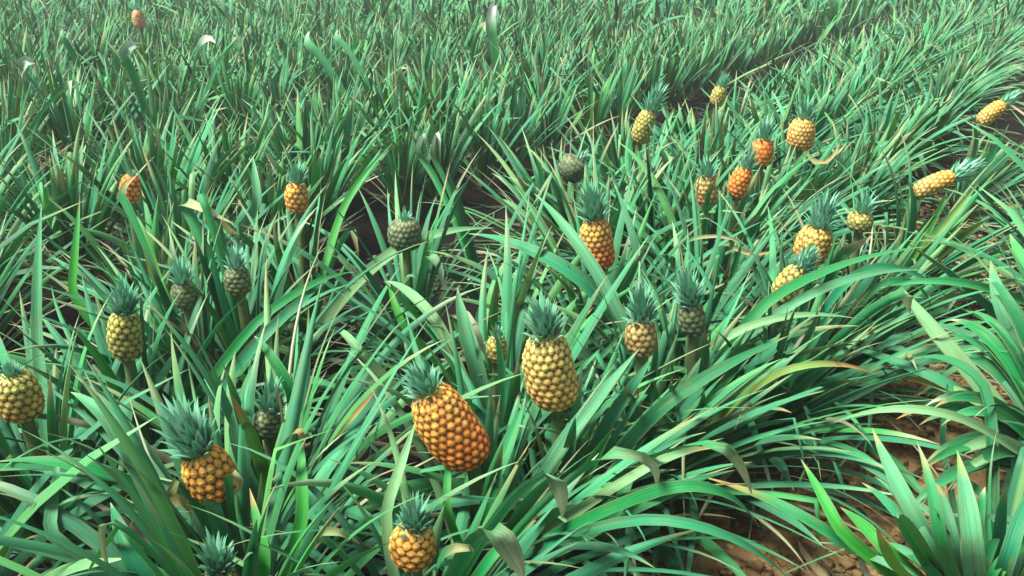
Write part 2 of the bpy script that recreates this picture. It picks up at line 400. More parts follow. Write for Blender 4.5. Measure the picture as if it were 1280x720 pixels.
# the two big rosettes at the right edge and in the lower right corner
SPOT = [(at(1345, 640, .1), 'large rosette at the right edge with blades fanning left over bare soil'),
        (at(1225, 800, .1), 'rosette of upright broad pale blades in the lower right corner')]
for q_, l_ in SPOT: plants.append(dict(root=np.array([q_[0], q_[1], 0.0]), fruit=None, lab=l_))
bed_rows = (-.54, 0.0, .54)
grid = []
for b in range(-22, 16):
    for ri, ro in enumerate(bed_rows):
        off = BED0 + b*BED + ro
        for a in np.arange(-6, 46, .47):
            aa = a + rng.normal(0, .06) + (.22 if ri == 1 else 0); oo = off + rng.normal(0, .045)
            x = UX*aa + VX*oo; y = UY*aa + VY*oo
            if y < -1.2 or math.hypot(x, y) > 34: continue
            grid.append((x, y, b))
def frame_state(x, y):
    sx, sy, dep = proj(np.array([x, y, .55]))
    inside = dep > .3 and -110 < sx < 1390 and -40 < sy < 930
    return inside, dep
field = []
for x, y, b in grid:
    if math.hypot(x, y) < 1.15 or (y < .9 and abs(x) < .5): continue
    if any(math.hypot(x-p['root'][0], y-p['root'][1]) < .30 for p in plants[:len(fruits)+2]): continue
    ins, dep = frame_state(x, y)
    if not ins and math.hypot(x, y) < 1.9 and y < 1.2: continue          # where the photographer stands
    field.append((x, y, b, ins, dep))
inn = sorted([q for q in field if q[3]], key=lambda q: q[4])
N_IND = 290 - len(fruits)
indiv, rest = inn[:N_IND], inn[N_IND:]
offf = [q for q in field if not q[3]]
print('plants in view', len(inn), 'individual', len(indiv), 'far', len(rest), 'outside', len(offf), 'far starts', indiv[-1][4])
for x, y, b, _, dep in indiv:
    plants.append(dict(root=np.array([x, y, 0.0]), fruit=None, b=b))
for p in plants:
    p['root'][2] = float(ground_z(p['root'][0], p['root'][1])) - .01
    p['dep'] = float(proj(p['root']+[0, 0, .55])[2]); p['hero'] = []

# ------------------------------------------------------------------ single blades surveyed from the photograph
# (x,y,z) base, middle, tip; width px; colour; tip colour; tip share; dry?
G1, G2, G3, G4, G5, TE, PALE, SIL, YL = (tuple(GREENS[0]), tuple(GREENS[1]), tuple(GREENS[2]), tuple(GREENS[3]), tuple(GREENS[4]),
    (.012, .17, .075), (.17, .33, .14), (.08, .27, .13), (.18, .30, .06))
T_TAN, T_OR, T_RED, T_CR, T_YE = (.46, .32, .14), (.56, .20, .06), (.42, .04, .02), (.56, .50, .34), (.42, .38, .08)
HERO = [
 ((1215,770,.35),(1140,640,.66),(1090,535,.92),26,SIL,T_OR,.14), ((1220,780,.35),(1214,670,.68),(1196,562,.95),31,SIL,T_YE,.20),
 ((1170,780,.35),(1172,660,.62),(1146,552,.85),20,G3,T_TAN,.22), ((1085,745,.3),(1045,655,.55),(1001,574,.75),20,G4,T_TAN,.10),
 ((1140,745,.3),(1098,678,.52),(1050,634,.62),22,G4,T_TAN,.08), ((1140,745,.3),(1115,700,.5),(1095,660,.62),18,G5,T_YE,.3),
 ((1310,560,.3),(1190,440,.62),(1128,360,.78),26,PALE,T_TAN,.12), ((1310,560,.3),(1180,478,.60),(1034,426,.66),18,TE,T_TAN,.10),
 ((1320,600,.3),(1190,520,.60),(1043,528,.52),15,PALE,T_TAN,.03), ((1320,570,.3),(1220,500,.52),(1105,468,.58),17,YL,T_YE,.4),
 ((1310,520,.3),(1262,410,.66),(1238,325,.90),28,SIL,T_OR,.10), ((1330,430,.3),(1290,350,.66),(1262,292,.86),24,G4,T_TAN,.10),
 ((1320,640,.3),(1225,475,.62),(1130,455,.58),16,G2,T_CR,.08), ((1110,735,.3),(1010,650,.50),(875,595,.60),18,G3,T_OR,.30),
 ((1165,640,.2),(1178,540,.5),(1185,475,.62),9,G1,T_TAN,.02), ((1240,780,.35),(1262,690,.62),(1292,600,.80),24,TE,T_TAN,.02),
 ((1330,760,.35),(1290,690,.6),(1240,650,.7),22,G3,T_TAN,.05), ((1310,420,.3),(1230,360,.62),(1100,360,.60),14,G3,T_CR,.05),
 ((1300,700,.3),(1230,620,.52),(1170,585,.58),14,G2,T_TAN,.1), ((1330,520,.3),(1250,440,.6),(1150,400,.62),16,TE,T_CR,.08),
 ((800,520,.3),(920,415,.68),(1070,398,.64),14,PALE,T_TAN,.04), ((840,500,.3),(970,370,.72),(1160,308,.72),17,G3,T_CR,.04),
 ((880,480,.3),(1010,370,.66),(1160,338,.62),15,SIL,T_CR,.05), ((960,440,.3),(1090,335,.64),(1205,400,.30),14,TE,T_CR,.05),
 ((980,430,.3),(1120,350,.6),(1170,430,.25),12,G2,T_CR,.05), ((880,530,.3),(985,462,.60),(1100,470,.50),12,YL,T_OR,.35),
 ((640,700,.3),(820,650,.62),(990,728,.42),18,TE,T_CR,.03), ((700,700,.3),(840,610,.62),(950,660,.45),20,G3,T_CR,.03),
 ((690,690,.3),(800,590,.70),(905,560,.66),15,PALE,T_TAN,.25), ((560,760,.35),(620,690,.66),(682,640,.80),18,G3,T_OR,.22),
 ((575,690,.3),(620,590,.62),(656,502,.80),24,G3,T_TAN,.04), ((640,640,.3),(715,540,.64),(800,435,.82),24,SIL,T_TAN,.04),
 ((690,620,.3),(765,520,.62),(815,445,.76),20,TE,T_TAN,.04), ((730,600,.3),(840,500,.66),(985,420,.72),22,G2,T_TAN,.04),
 ((830,500,.3),(745,340,.70),(668,242,.86),20,SIL,T_CR,.03), ((860,480,.3),(720,345,.68),(585,292,.70),24,TE,T_CR,.05),
 ((640,560,.3),(590,440,.64),(572,360,.78),26,SIL,T_CR,.05), ((620,520,.3),(540,395,.66),(480,352,.64),18,PALE,T_OR,.12),
 ((420,390,.3),(500,310,.64),(618,285,.60),18,PALE,T_CR,.05), ((170,560,.3),(330,395,.66),(445,340,.66),15,G3,T_CR,.06),
 ((190,570,.3),(330,420,.62),(410,350,.66),18,TE,T_CR,.06), ((240,650,.3),(150,540,.66),(88,490,.68),24,SIL,T_CR,.08),
 ((280,700,.3),(150,600,.68),(-10,578,.70),26,G3,T_TAN,.04), ((50,770,.3),(62,660,.62),(74,568,.85),20,SIL,T_TAN,.06),
 ((270,640,.3),(295,530,.62),(326,438,.84),20,SIL,T_CR,.03), ((385,760,.3),(378,640,.64),(378,540,.84),20,G4,T_OR,.10),
 ((350,780,.35),(330,690,.62),(312,610,.78),18,G4,T_OR,.20), ((440,760,.35),(485,630,.66),(520,525,.86),18,PALE,T_YE,.10),
 ((556,700,.3),(558,625,.54),(563,548,.80),13,G4,T_TAN,.02), ((300,700,.35),(262,620,.62),(240,545,.78),22,TE,T_TAN,.02),
 ((350,620,.3),(425,540,.62),(474,482,.72),9,YL,T_RED,.45), ((50,540,.3),(46,400,.70),(52,255,.98),16,SIL,T_CR,.03),
 ((80,480,.3),(90,360,.66),(100,245,.92),13,G4,T_OR,.08), ((200,790,.35),(165,700,.66),(138,628,.80),28,TE,T_CR,.03),
 ((0,700,.3),(70,640,.5),(130,600,.6),10,G2,T_CR,.05), ((0,640,.3),(-20,520,.5),(60,440,.6),12,G2,T_CR,.05),
 ((430,610,.3),(360,480,.66),(318,420,.74),18,G3,T_CR,.05), ((540,560,.3),(450,440,.64),(428,420,.72),14,PALE,T_CR,.2),
 ((530,470,.3),(500,400,.6),(485,350,.7),12,G4,T_CR,.1), ((750,470,.3),(700,420,.62),(640,372,.70),16,SIL,T_CR,.05),
 ((740,700,.3),(770,640,.6),(800,560,.74),20,G2,T_TAN,.03),
 ((165,540,.3),(160,450,.58),(152,415,.64),12,G3,T_CR,.02), ((215,440,.3),(190,330,.70),(170,270,.86),16,G5,T_TAN,.03),
 ((330,320,.3),(322,250,.72),(316,195,.92),14,SIL,T_CR,.05), ((420,330,.3),(430,260,.72),(490,180,.86),12,G4,T_CR,.05),
]
# the two rosettes at the right edge and the lower right corner
_r = np.random.default_rng(9)
for k in range(30):
    an = math.radians(100+_r.uniform(0, 118)); Lk = _r.uniform(110, 235)
    tx, ty = 1325+math.cos(an)*Lk, 560-math.sin(an)*Lk*(1.05 if an < 2.6 else .8)
    up_ = math.sin(an)
    HERO.append(((1330,590,.22), ((1325+tx)/2, (560+ty)/2-22-20*max(0, up_), .46+.16*max(0, up_)), (tx, ty, .42+.30*max(0, up_)), _r.uniform(13, 22),
                 (G2, G3, TE, SIL, G1, PALE)[_r.integers(6)], (T_TAN, T_OR, T_CR)[_r.integers(3)], _r.uniform(.03, .16)))
for k in range(16):
    tx, ty = _r.uniform(1000, 1300), _r.uniform(590, 700)
    HERO.append(((1210+_r.uniform(-20, 30),790,.3), ((1210+tx)/2, (760+ty)/2-14, .50), (tx, ty, .58), _r.uniform(12, 20),
                 (G2, G3, TE, SIL, G4)[_r.integers(5)], (T_TAN, T_OR, T_CR)[_r.integers(3)], _r.uniform(.04, .2)))
# withered, bleached or folded pieces shown as parts of their own (x,y,z) x3, width px, colour, label
DRY = [
 ((688,592,.74),(700,612,.68),(703,648,.55),17,(.58,.52,.36),'short cream folded leaf tip'), ((622,660,.66),(640,690,.58),(655,724,.45),24,(.56,.52,.36),'broad cream folded leaf tip'),
 ((770,566,.72),(812,575,.70),(820,612,.56),12,(.56,.50,.34),'cream folded leaf tip'), ((900,556,.68),(922,575,.62),(940,618,.46),12,(.46,.40,.24),'tan hanging leaf tip'),
 ((228,252,.80),(255,262,.80),(292,280,.76),18,(.62,.48,.30),'cream broken leaf'), ((248,236,.88),(256,256,.82),(262,285,.72),13,(.66,.52,.36),'cream broken leaf'),
 ((268,262,.80),(284,285,.72),(300,292,.66),12,(.60,.36,.16),'orange brown broken leaf'), ((150,240,.85),(160,228,.88),(172,218,.9),14,(.60,.32,.14),'orange withered leaf'),
 ((440,285,.6),(445,305,.55),(448,322,.5),10,(.36,.07,.03),'red dying leaf'), ((8,570,.5),(20,576,.48),(34,584,.42),8,(.36,.05,.03),'red dying leaf'),
 ((538,318,.55),(550,335,.5),(552,360,.42),9,(.58,.52,.44),'cream curled leaf tip'), ((572,392,.62),(590,410,.6),(606,445,.5),15,(.52,.48,.30),'cream leaf tip'),
 ((130,648,.7),(128,680,.6),(140,720,.45),12,(.50,.34,.18),'brown withered leaf'), ((205,640,.5),(225,625,.52),(240,650,.45),24,(.58,.26,.09),'orange brown withered leaf'),
 ((222,600,.55),(212,630,.5),(235,650,.42),18,(.50,.24,.09),'orange brown withered leaf'), ((285,590,.6),(300,600,.58),(290,622,.5),14,(.62,.46,.26),'cream withered leaf'),
 ((365,545,.66),(376,540,.7),(380,560,.64),16,(.60,.24,.08),'orange withered leaf'), ((885,240,.7),(895,225,.76),(900,210,.8),9,(.5,.2,.07),'brown withered leaf'),
 ((1010,190,.7),(1030,205,.68),(1050,178,.74),10,(.50,.24,.10),'brown withered leaf'), ((1060,310,.70),(1082,300,.76),(1092,292,.78),11,(.60,.40,.30),'pale pink leaf tip'),
 ((905,300,.62),(945,318,.6),(985,300,.66),8,(.50,.26,.12),'reddish withered leaf'), ((860,300,.62),(905,296,.66),(940,312,.6),7,(.52,.34,.22),'tan withered leaf'),
 ((1140,362,.7),(1134,372,.66),(1138,392,.56),10,(.50,.44,.28),'tan torn leaf tip'), ((360,400,.5),(365,410,.45),(367,424,.4),9,(.55,.42,.30),'tan curled leaf tip'),
 ((560,690,.6),(580,684,.66),(592,690,.6),11,(.52,.24,.11),'orange brown leaf tip'), ((400,668,.55),(420,665,.58),(450,680,.5),10,(.52,.28,.14),'orange brown leaf tip'),
 ((1185,385,.3),(1190,375,.34),(1200,372,.3),12,(.60,.60,.45),'pale scrap of leaf'),
 ((28,84,.85),(35,76,.9),(43,80,.86),13,(.80,.78,.74),'bleached white folded leaf'), ((155,66,.88),(164,56,.93),(172,60,.88),10,(.74,.74,.72),'bleached white folded leaf'),
 ((252,56,.88),(262,48,.93),(270,54,.9),11,(.76,.74,.68),'bleached white folded leaf'), ((290,52,.9),(297,44,.94),(300,54,.88),11,(.78,.74,.66),'bleached white folded leaf'),
 ((380,52,.9),(385,40,.95),(388,54,.88),9,(.76,.70,.68),'bleached white folded leaf'), ((612,24,.92),(618,6,1.0),(624,18,.93),17,(.80,.78,.80),'large bleached white folded leaf'),
 ((74,44,.9),(80,36,.92),(88,44,.88),10,(.60,.46,.38),'pale brown folded leaf'), ((600,34,.9),(604,28,.92),(607,40,.88),9,(.55,.36,.28),'pale brown folded leaf'),
 ((418,44,.9),(422,38,.92),(426,48,.88),9,(.72,.68,.60),'bleached cream leaf'), ((522,190,.7),(530,168,.84),(536,200,.7),12,(.50,.56,.46),'silvery white leaf'),
 ((540,195,.7),(548,165,.84),(550,205,.7),9,(.50,.56,.48),'silvery white leaf'), ((500,90,.8),(506,84,.84),(511,92,.8),6,(.6,.5,.4),'bleached cream leaf'),
 ((72,84,.84),(76,64,.92),(80,82,.84),8,(.62,.62,.52),'bleached cream leaf'), ((84,112,.8),(87,100,.86),(88,122,.78),9,(.56,.66,.46),'pale green bleached leaf'),
]
def bez(p0, p1, p2, S):
    c = 2*p1 - (p0+p2)/2; t = np.linspace(0, 1, S)[:, None]
    return p0*(1-t)**2 + 2*c*t*(1-t) + p2*t*t
def single(b, m, t, wpx, col, tipc, tipamt, r, S=16, flatter=.45, whole=True):
    if whole and b[1]-t[1] > 90:                       # upright blades lean away, their upper face to the sky
        A = at(*b); dA = math.hypot(A[0], A[1]); rt = ray(t[0], t[1])
        zc = CAMZ + rt[2]/math.hypot(rt[0], rt[1])*(dA+.16)
        if zc < t[2]: t = (t[0], t[1], zc)
        rm = ray(m[0], m[1]); zm = CAMZ + rm[2]/math.hypot(rm[0], rm[1])*(dA+.02)
        if zm < m[2]: m = (m[0], m[1], zm)
    A, B, C = at(*b), at(*m), at(*t)
    P = bez(A, B, C, S)
    dep = float(proj(B)[2]); w = wpx*dep/FPX*(.88 if whole else .8)
    T = C-A; side = np.cross(T, [0, 0, 1.0]); n = np.linalg.norm(side)
    to = np.array([0, 0, CAMZ])-B; to /= np.linalg.norm(to)
    s2 = np.cross(T, to); s2 /= np.linalg.norm(s2); side = side/(n+1e-6)
    if side @ s2 < 0: side = -side
    side = side*.35 + s2*.65
    tw = np.linspace(-1, 1, S)[:, None]*r.normal(0, .22)
    sd_ = side[None] + tw*to[None]; sd_ /= np.linalg.norm(sd_, axis=1, keepdims=True)
    prof = profile(S) if whole else np.concatenate([np.linspace(.75, 1, S//3), np.linspace(1, .06, S-S//3)**.8])
    return dict(P=P[None], W=(w*prof)[None]*1.12, side=sd_[None], fold=np.array([flatter*.8]), c=np.array([col])*r.uniform(.9, 1.12),
                tipc=np.array([tipc]), tipamt=np.array([tipamt]), rnd=r.random(1), NA=5)
roots = np.array([p['root'][:2] for p in plants])
r_h = np.random.default_rng(77)
for h in HERO:
    s_ = single(*h[:7], r_h)
    bx, by = s_['P'][0, 0, :2]
    d = np.hypot(roots[:, 0]-bx, roots[:, 1]-by); k = int(np.argmin(d)); p = plants[k]
    # the blade grows from its plant: pull its base to the heart of the rosette
    w8 = np.clip(1-np.linspace(0, 1, 16)/.5, 0, 1)[:, None]**1.5
    tgt = p['root'] + [0, 0, .12]
    if d[k] < .6: s_['P'][0] += (tgt - s_['P'][0, 0])*w8
    else: s_['P'][0] += (np.array([bx, by, .06])-s_['P'][0, 0])*w8
    p['hero'].append(s_)
for p in plants: p['dry'] = []
for b, m, t, w, col, lab in DRY:
    s_ = single(b, m, t, w, col, tuple(np.array(col)*.8), .2, r_h, S=9, flatter=1.3, whole=False)
    bx, by = s_['P'][0, 0, :2]; k = int(np.argmin(np.hypot(roots[:, 0]-bx, roots[:, 1]-by))); p = plants[k]
    h0 = p['root']+[0, 0, .12]; B = s_['P'][0, 0]
    c1 = h0*.45+B*.55; c1[2] = B[2]*.86
    tt = np.linspace(0, 1, 9)[:-1, None]
    lead = h0*(1-tt)**2+2*c1*tt*(1-tt)+B*tt*tt
    P = np.concatenate([lead, s_['P'][0]])[None]
    seg = np.linalg.norm(np.diff(P[0], axis=0), axis=1); cum = np.r_[0, np.cumsum(seg)]
    q = np.linspace(0, cum[-1], 20); P = np.stack([np.interp(q, cum, P[0, :, a_]) for a_ in range(3)], -1)[None]
    frac = cum[8]/cum[-1]; wmax = s_['W'].max()
    W = wmax*np.where(q/cum[-1] < frac, .55+.45*(q/cum[-1])/frac, 1-((q/cum[-1]-frac)/(1-frac))**1.6*.96)[None]
    sd1 = np.repeat(s_['side'][:, :1], 20, 1)
    s_ = dict(P=P, W=W*(1.5 if 'tip' in lab or lab.startswith('bleached white') else .9), side=sd1, fold=np.array([.45]), c=np.array([G3])*r_h.uniform(.8, 1.2), tipc=np.array([col])*.86, tipamt=np.array([(1-frac)*1.15]), rnd=r_h.random(1), NA=5)
    p['dry'].append((s_, lab))

# ------------------------------------------------------------------ fruit, crown, stalk builders
def frame_from(ax):
    ax = np.asarray(ax)/np.linalg.norm(ax); a = np.cross(ax, [0, 1, .2]); a /= np.linalg.norm(a); b = np.cross(ax, a)
    return a, b, ax
def fruit_mesh(f, r):
    big = f['Lp'] > 55; mid = f['Lp'] > 35
    NU, NV = (150, 120) if big else ((90, 72) if mid else (48, 36))
    L, R = f['L'], f['R']
    u = np.linspace(0, 2*np.pi, NU, endpoint=False); v = np.linspace(0, 1, NV)
    th = np.pi*v; prof = np.sin(th)**.55*(1.06-.26*v)        # blunt barrel, narrower on top
    h = -np.cos(th)
    h = np.sign(h)*np.abs(h)**.82
    U, Vv = np.meshgrid(u, v)
    # eyes in slanting rows: hexagonal lattice wrapped round the barrel
    rows = max(6, int(round(L/.0195))); cols = max(9, int(round(2*np.pi*R/.0235)))
    hh = (h*.5+.5)*rows; slant = 1.0/cols*2*np.pi*.0
    tgrid = hh[:, None] + (U/(2*np.pi))*1.0                      # one full turn climbs a row: a spiral
    best = np.full(U.shape, 9.0); eid = np.zeros(U.shape); dyb = np.zeros(U.shape)
    base = np.floor(tgrid)
    for dr in (-1, 0, 1, 2):
        rr = base+dr
        cu = U/(2*np.pi)*cols + .5*(rr % 2)
        ci = np.round(cu); dx = (cu-ci)+.05*np.sin(ci*2.1+rr*1.3); dy = (tgrid-rr)*.88+.05*np.sin(ci*1.7-rr*2.9)
        dist = np.maximum(np.abs(dy)*.62+np.abs(dx)*.92, np.maximum(np.abs(dx)*1.0, np.abs(dy)*1.05))*.80+np.hypot(dx, dy)*.20
        m = dist < best
        best = np.where(m, dist, best); eid = np.where(m, (rr*31.7+(ci % cols)*7.13), eid); dyb = np.where(m, dy, dyb)
    e = np.clip(best/.54, 0, 1)
    rnd = (np.sin(eid*12.9898)*43758.5453) % 1.0
    bump = (1-e**5.0)*.0022 + np.exp(-(((np.hypot(best, dyb*.8)-.02)/.12)**2))*.0022 + (rnd-.5)*.0012
    bump = bump*np.minimum(1, prof*1.3)[:, None]*(R/.045)**.5
    rad = (prof*R)[:, None] + bump
    wob = 1+.03*np.sin(U*2+1.1)*np.sin(Vv*3)
    a, b, ax = frame_from(f['ax'])
    hz = (h*L*.5)
    bend = (.06*L*(1-h**2))
    P = (a[None, None]*(np.cos(U)*rad*wob)[..., None] + b[None, None]*(np.sin(U)*rad*wob)[..., None]
         + ax[None, None]*(hz[:, None])[..., None] + a[None, None]*bend[:, None, None]*.6)
    q = (h*.5+.5)[:, None] + (rnd-.5)*.22 + .10*np.sin(U+.8)
    q = np.clip(q*1.15-.05, 0, 1)
    mid_c = (np.array(f['ct'])+np.array(f['cb']))/2
    c = np.array(f['cb'])*(1-q[..., None]) + np.array(f['ct'])*q[..., None]
    c = c*(1.0+.44*rnd[..., None])
    blot = np.clip(np.sin(U*2.3+Vv*5+f['px'])*np.sin(Vv*9-U*1.7)-.25, 0, 1)[..., None]*.45       # greener, unripe blotches
    c = c*(1-blot)+np.array([.24, .26, .07])*blot
    upper = np.clip(-dyb*1.6, 0, .5)[..., None]                    # each eye is browner along its lower lip
    c = c*(1-upper)+c*np.array([.72, .55, .40])*upper
    c = c*(1-(np.array([.22, .42, .5])*(e**2)[..., None]))           # browner towards the rim of each eye
    groove = np.clip((e-.76)/.2, 0, 1)[..., None]
    gc = np.array([.030, .024, .010]) + c*.20
    c = c*(1-groove) + gc*groove
    bract = np.clip(1-np.hypot(best/.20, (dyb+.02)/.2), 0, 1)[..., None]
    c = c*(1-bract*.5) + (np.array([.42, .34, .20])+c*.45)*bract*.5*(1 if f['ct'] not in (GR,) else .5)
    i = np.arange(NV-1)[:, None]*NU; j = np.arange(NU)[None]; j2 = (j+1) % NU
    Fq = np.stack([i+j, i+j2, i+NU+j2, i+NU+j], -1).reshape(-1, 4)
    return make_mesh('fruit', P.reshape(-1, 3), Fq[:, ::-1], M_FRUIT, c.reshape(-1, 3))
def crown_mesh(f, r):
    n = 54 if f['Lp'] > 42 else 32
    k = np.arange(n)/(n-1); S = 7
    az = np.arange(n)*2.39996; e0 = np.radians(40+48*k**.8+r.normal(0, 5, n)); L0 = f['cl']*(.40+.45*k)*r.uniform(.85, 1.1, n)
    s = np.linspace(0, 1, S)
    el = e0[:, None] + np.radians(22*(1-k))[:, None]*s[None] - np.radians(48*(1-k*.6))[:, None]*s[None]**2
    d = np.stack([np.cos(az)[:, None]*np.cos(el), np.sin(az)[:, None]*np.cos(el), np.sin(el)], -1)
    P = np.cumsum(d*(L0/(S-1))[:, None, None], 1); P -= P[:, :1]
    rr = f['R']*.30*(1-k)+.004
    P += np.stack([np.cos(az)*rr, np.sin(az)*rr, k*f['cl']*.28-.006], -1)[:, None]
    side = np.repeat(np.stack([-np.sin(az), np.cos(az), az*0], -1)[:, None], S, 1)
    a, b, ax = frame_from(f['ax']); Mx = np.stack([a, b, ax])
    P = P@Mx; side = side@Mx
    W = (f['cl']*.13+.003)*r.uniform(.85, 1.15, n)[:, None]*np.array([1, 1, .92, .78, .56, .3, .03])[None]
    cc = np.array([[.14, .42, .26], [.20, .50, .34], [.32, .58, .44]])[r.choice(3, n, p=[.4, .4, .2])]*(1.0 if f['Lp'] > 50 else 1.1)
    V, F_, C, ST = blades(P, W, side, np.full(n, .5), cc*r.uniform(.85, 1.2, (n, 1)), np.tile([.22, .22, .12], (n, 1)), np.full(n, .12), r.random(n), 3)
    return make_mesh('crown', V, F_, M_CROWN, C, ST)
def tube(name, pts, rads, m, NS=10):
    pts = np.array(pts, float); V = []
    for k, p in enumerate(pts):
        t = pts[min(k+1, len(pts)-1)]-pts[max(k-1, 0)]; a, b, ax = frame_from(t)
        for q in range(NS):
            an = 2*np.pi*q/NS; V.append(p+(a*math.cos(an)+b*math.sin(an))*rads[k])
    F_ = [[k*NS+q, k*NS+(q+1) % NS, (k+1)*NS+(q+1) % NS, (k+1)*NS+q] for k in range(len(pts)-1) for q in range(NS)]
    return make_mesh(name, V, F_, m)

# ------------------------------------------------------------------ plants as things
def add_plant(idx, p):
    f = p['fruit']; r = np.random.default_rng(1000+idx); root = p['root']; dep = p['dep']
    off = root[0]*VX+root[1]*VY
    sx, sy, _ = proj(root+[0, 0, .5])
    near = dep < 4.2
    S, NA = (15, 5) if dep < 3.2 else ((11, 5) if dep < 5.5 else (8, 3))
    n = 78 if dep < 5 else 58
    left = off < BED0-BED*.5
    tone = 'lime' if (left and dep < 7 and r.random() < .75) else ('teal' if (not left and r.random() < .6) else 'field')
    L0 = (.80 if not left else .76)*r.uniform(.9, 1.1); wd = .037 if dep < 3.5 else .042
    straight = .45 if left else .12
    if dep > 4.2: L0 *= .90; straight = min(.6, straight+.18)
    bed_off = (off-BED0+BED*.5) % BED - BED*.5
    L0 *= 1-.14*min(1, abs(bed_off)/.54)
    if -.3 < off < .45: L0 *= 1.1
    if -1.15 < off < -.8: L0 *= .95
    lean = np.array([VX, VY])*(.95*bed_off/.54)*(.8 if not left else .6)
    b = rosette(root, n, L0, wd, S, NA, tone, lean, outer=18 if not left else 34, r=r, straight=straight)
    if f is not None and f['Lp'] > 30:
        # the fruit pushes the heart leaves outwards
        P = b['P']; ax = f['c']-f['ax']*f['L']*.1
        near_f = (np.linalg.norm(P-ax, axis=2) < f['R']+.015).any(1) | (np.linalg.norm(P-(f['c']+f['ax']*f['L']*.35), axis=2) < f['R']*.95).any(1)
        b = take(b, ~near_f)
    b = take(b, keep_mask(b['P'], b['W'], r, .25 if f is not None else 1.0))
    parts = [build_blades(b)] if len(b['P']) else []
    for h in p['hero']: parts.append(build_blades(h))
    V, F_, C, ST = merge(parts)
    V = V - root
    e = bpy.data.objects.new('pineapple_plant', None); COL.objects.link(e)
    e.empty_display_size = .1; e.location = root
    link('foliage', make_mesh('foliage', V, F_, M_LEAF, C, ST), e)
    for s_, lab in p['dry']:
        V, F_, C, ST = build_blades(s_)
        link('withered_leaf', make_mesh('withered_leaf', V-root, F_, M_DRY, C, ST), e, label=lab)
    if f is not None:
        loc = f['c']-root
        fo = link('fruit', fruit_mesh(f, r), e, loc, f['flab'])
        cr = link('crown', crown_mesh(f, r), fo, f['ax']*f['L']*.47)
        bot = loc - f['ax']*f['L']*.46
        b0 = np.array([0, 0, .05]); m1 = b0*.45+bot*.55 - np.array([f['ax'][0], f['ax'][1], 0])*.03
        link('stalk', tube('stalk', [b0, b0*.7+bot*.3, m1, bot, bot+f['ax']*.02], [.022, .019, .017, .016, .014], M_STALK), e)
    return e

FRUIT_GROUP = 'pineapple plants bearing fruit'
nearlabels = {}
MARK = {564: 'the largest orange fruit', 690: 'the tall olive yellow fruit', 748: 'the fruit with red orange base', 518: 'the round orange fruit at the bottom edge',
        264: 'the squat orange fruit at lower left', 24: 'the fruit cut by the left edge', 158: 'the narrow yellow green fruit on the left', 507: 'the small grey green fruit above the dark furrow',
        803: 'the dull brownish fruit', 866: 'the dark green fruit in the central bed', 1018: 'the upper fruit of the touching pair', 987: 'the lower fruit of the touching pair',
        1168: 'the pale yellow fruit tipped right', 926: 'the narrow orange fruit', 953: 'the rounder bright orange fruit', 1003: 'the wide yellowish fruit', 716: 'the dark green fruit beside the furrow',
        806: 'the slender fruit beyond the furrow', 1240: 'the small yellow fruit at the upper right edge', 372: 'the orange yellow fruit on the upper left', 164: 'the pale orange fruit on the far left',
        278: 'the wide crown at the bottom edge', 338: 'the pale crown over its buried fruit', 899: 'the tiny pale yellow fruit'}
special = {}
def mark_neighbours():
    scr = [proj(p['root']+[0, 0, .5]) for p in plants]
    for q, p in enumerate(plants):
        f = p['fruit']
        if f is None or f['px'] not in MARK: continue
        for nm, dx, dy in (('left of', -1, 0), ('right of', 1, 0), ('in front of', 0, 1), ('behind', 0, -1)):
            best = None
            for j, o in enumerate(plants):
                if o['fruit'] is not None or j in special or 'lab' in o: continue
                ex, ey = scr[j][0]-scr[q][0], (scr[j][1]-scr[q][1])*1.4
                if not (10 < scr[j][0] < 1270 and 5 < scr[j][1] < 740): continue
                along = ex*dx+ey*dy; across = abs(ex*dy)+abs(ey*dx)
                if along <= 0 or across > along*.9: continue
                if np.hypot(*(o['root']-p['root'])[:2]) > 1.1: continue
                if best is None or along+across < best[0]: best = (along+across, j)
            if best: special[best[1]] = 'fruitless green pineapple plant directly %s %s' % (nm, MARK[f['px']])
mark_neighbours()
for j_, p in enumerate(plants):
    if 'lab' in p: special[j_] = p['lab']
count = 0
for idx, p in enumerate(plants):
    e = add_plant(idx, p)
    e['category'] = 'pineapple plant'
    p['obj'] = e
    if p['fruit'] is not None:
        e['label'] = p['fruit']['lab']; e['group'] = FRUIT_GROUP
    else:
        o_ = p['root'][0]*VX+p['root'][1]*VY
        if o_ > BED0+BED*.5: w_, g_ = 'green fruitless pineapple plant right of the bare soil', 'fruitless pineapple plants right of the bare soil'
        elif o_ > BED0-BED*.5:
            w_, g_ = (('green fruitless pineapple plant in the central bed', 'fruitless pineapple plants in the central bed') if p['dep'] < 5
                      else ('green fruitless pineapple plant at the far end of the central bed', 'fruitless pineapple plants at the far end of the central bed'))
        elif o_ > BED0-BED*1.5: w_, g_ = 'green fruitless pineapple plant in the bed left of the dark furrow', 'fruitless pineapple plants left of the dark furrow'
        else: w_, g_ = 'small looking green pineapple plant in the distant beds across the top', 'fruitless pineapple plants in the distant beds'
        e['group'] = g_
        e['label'] = special.get(idx, w_)

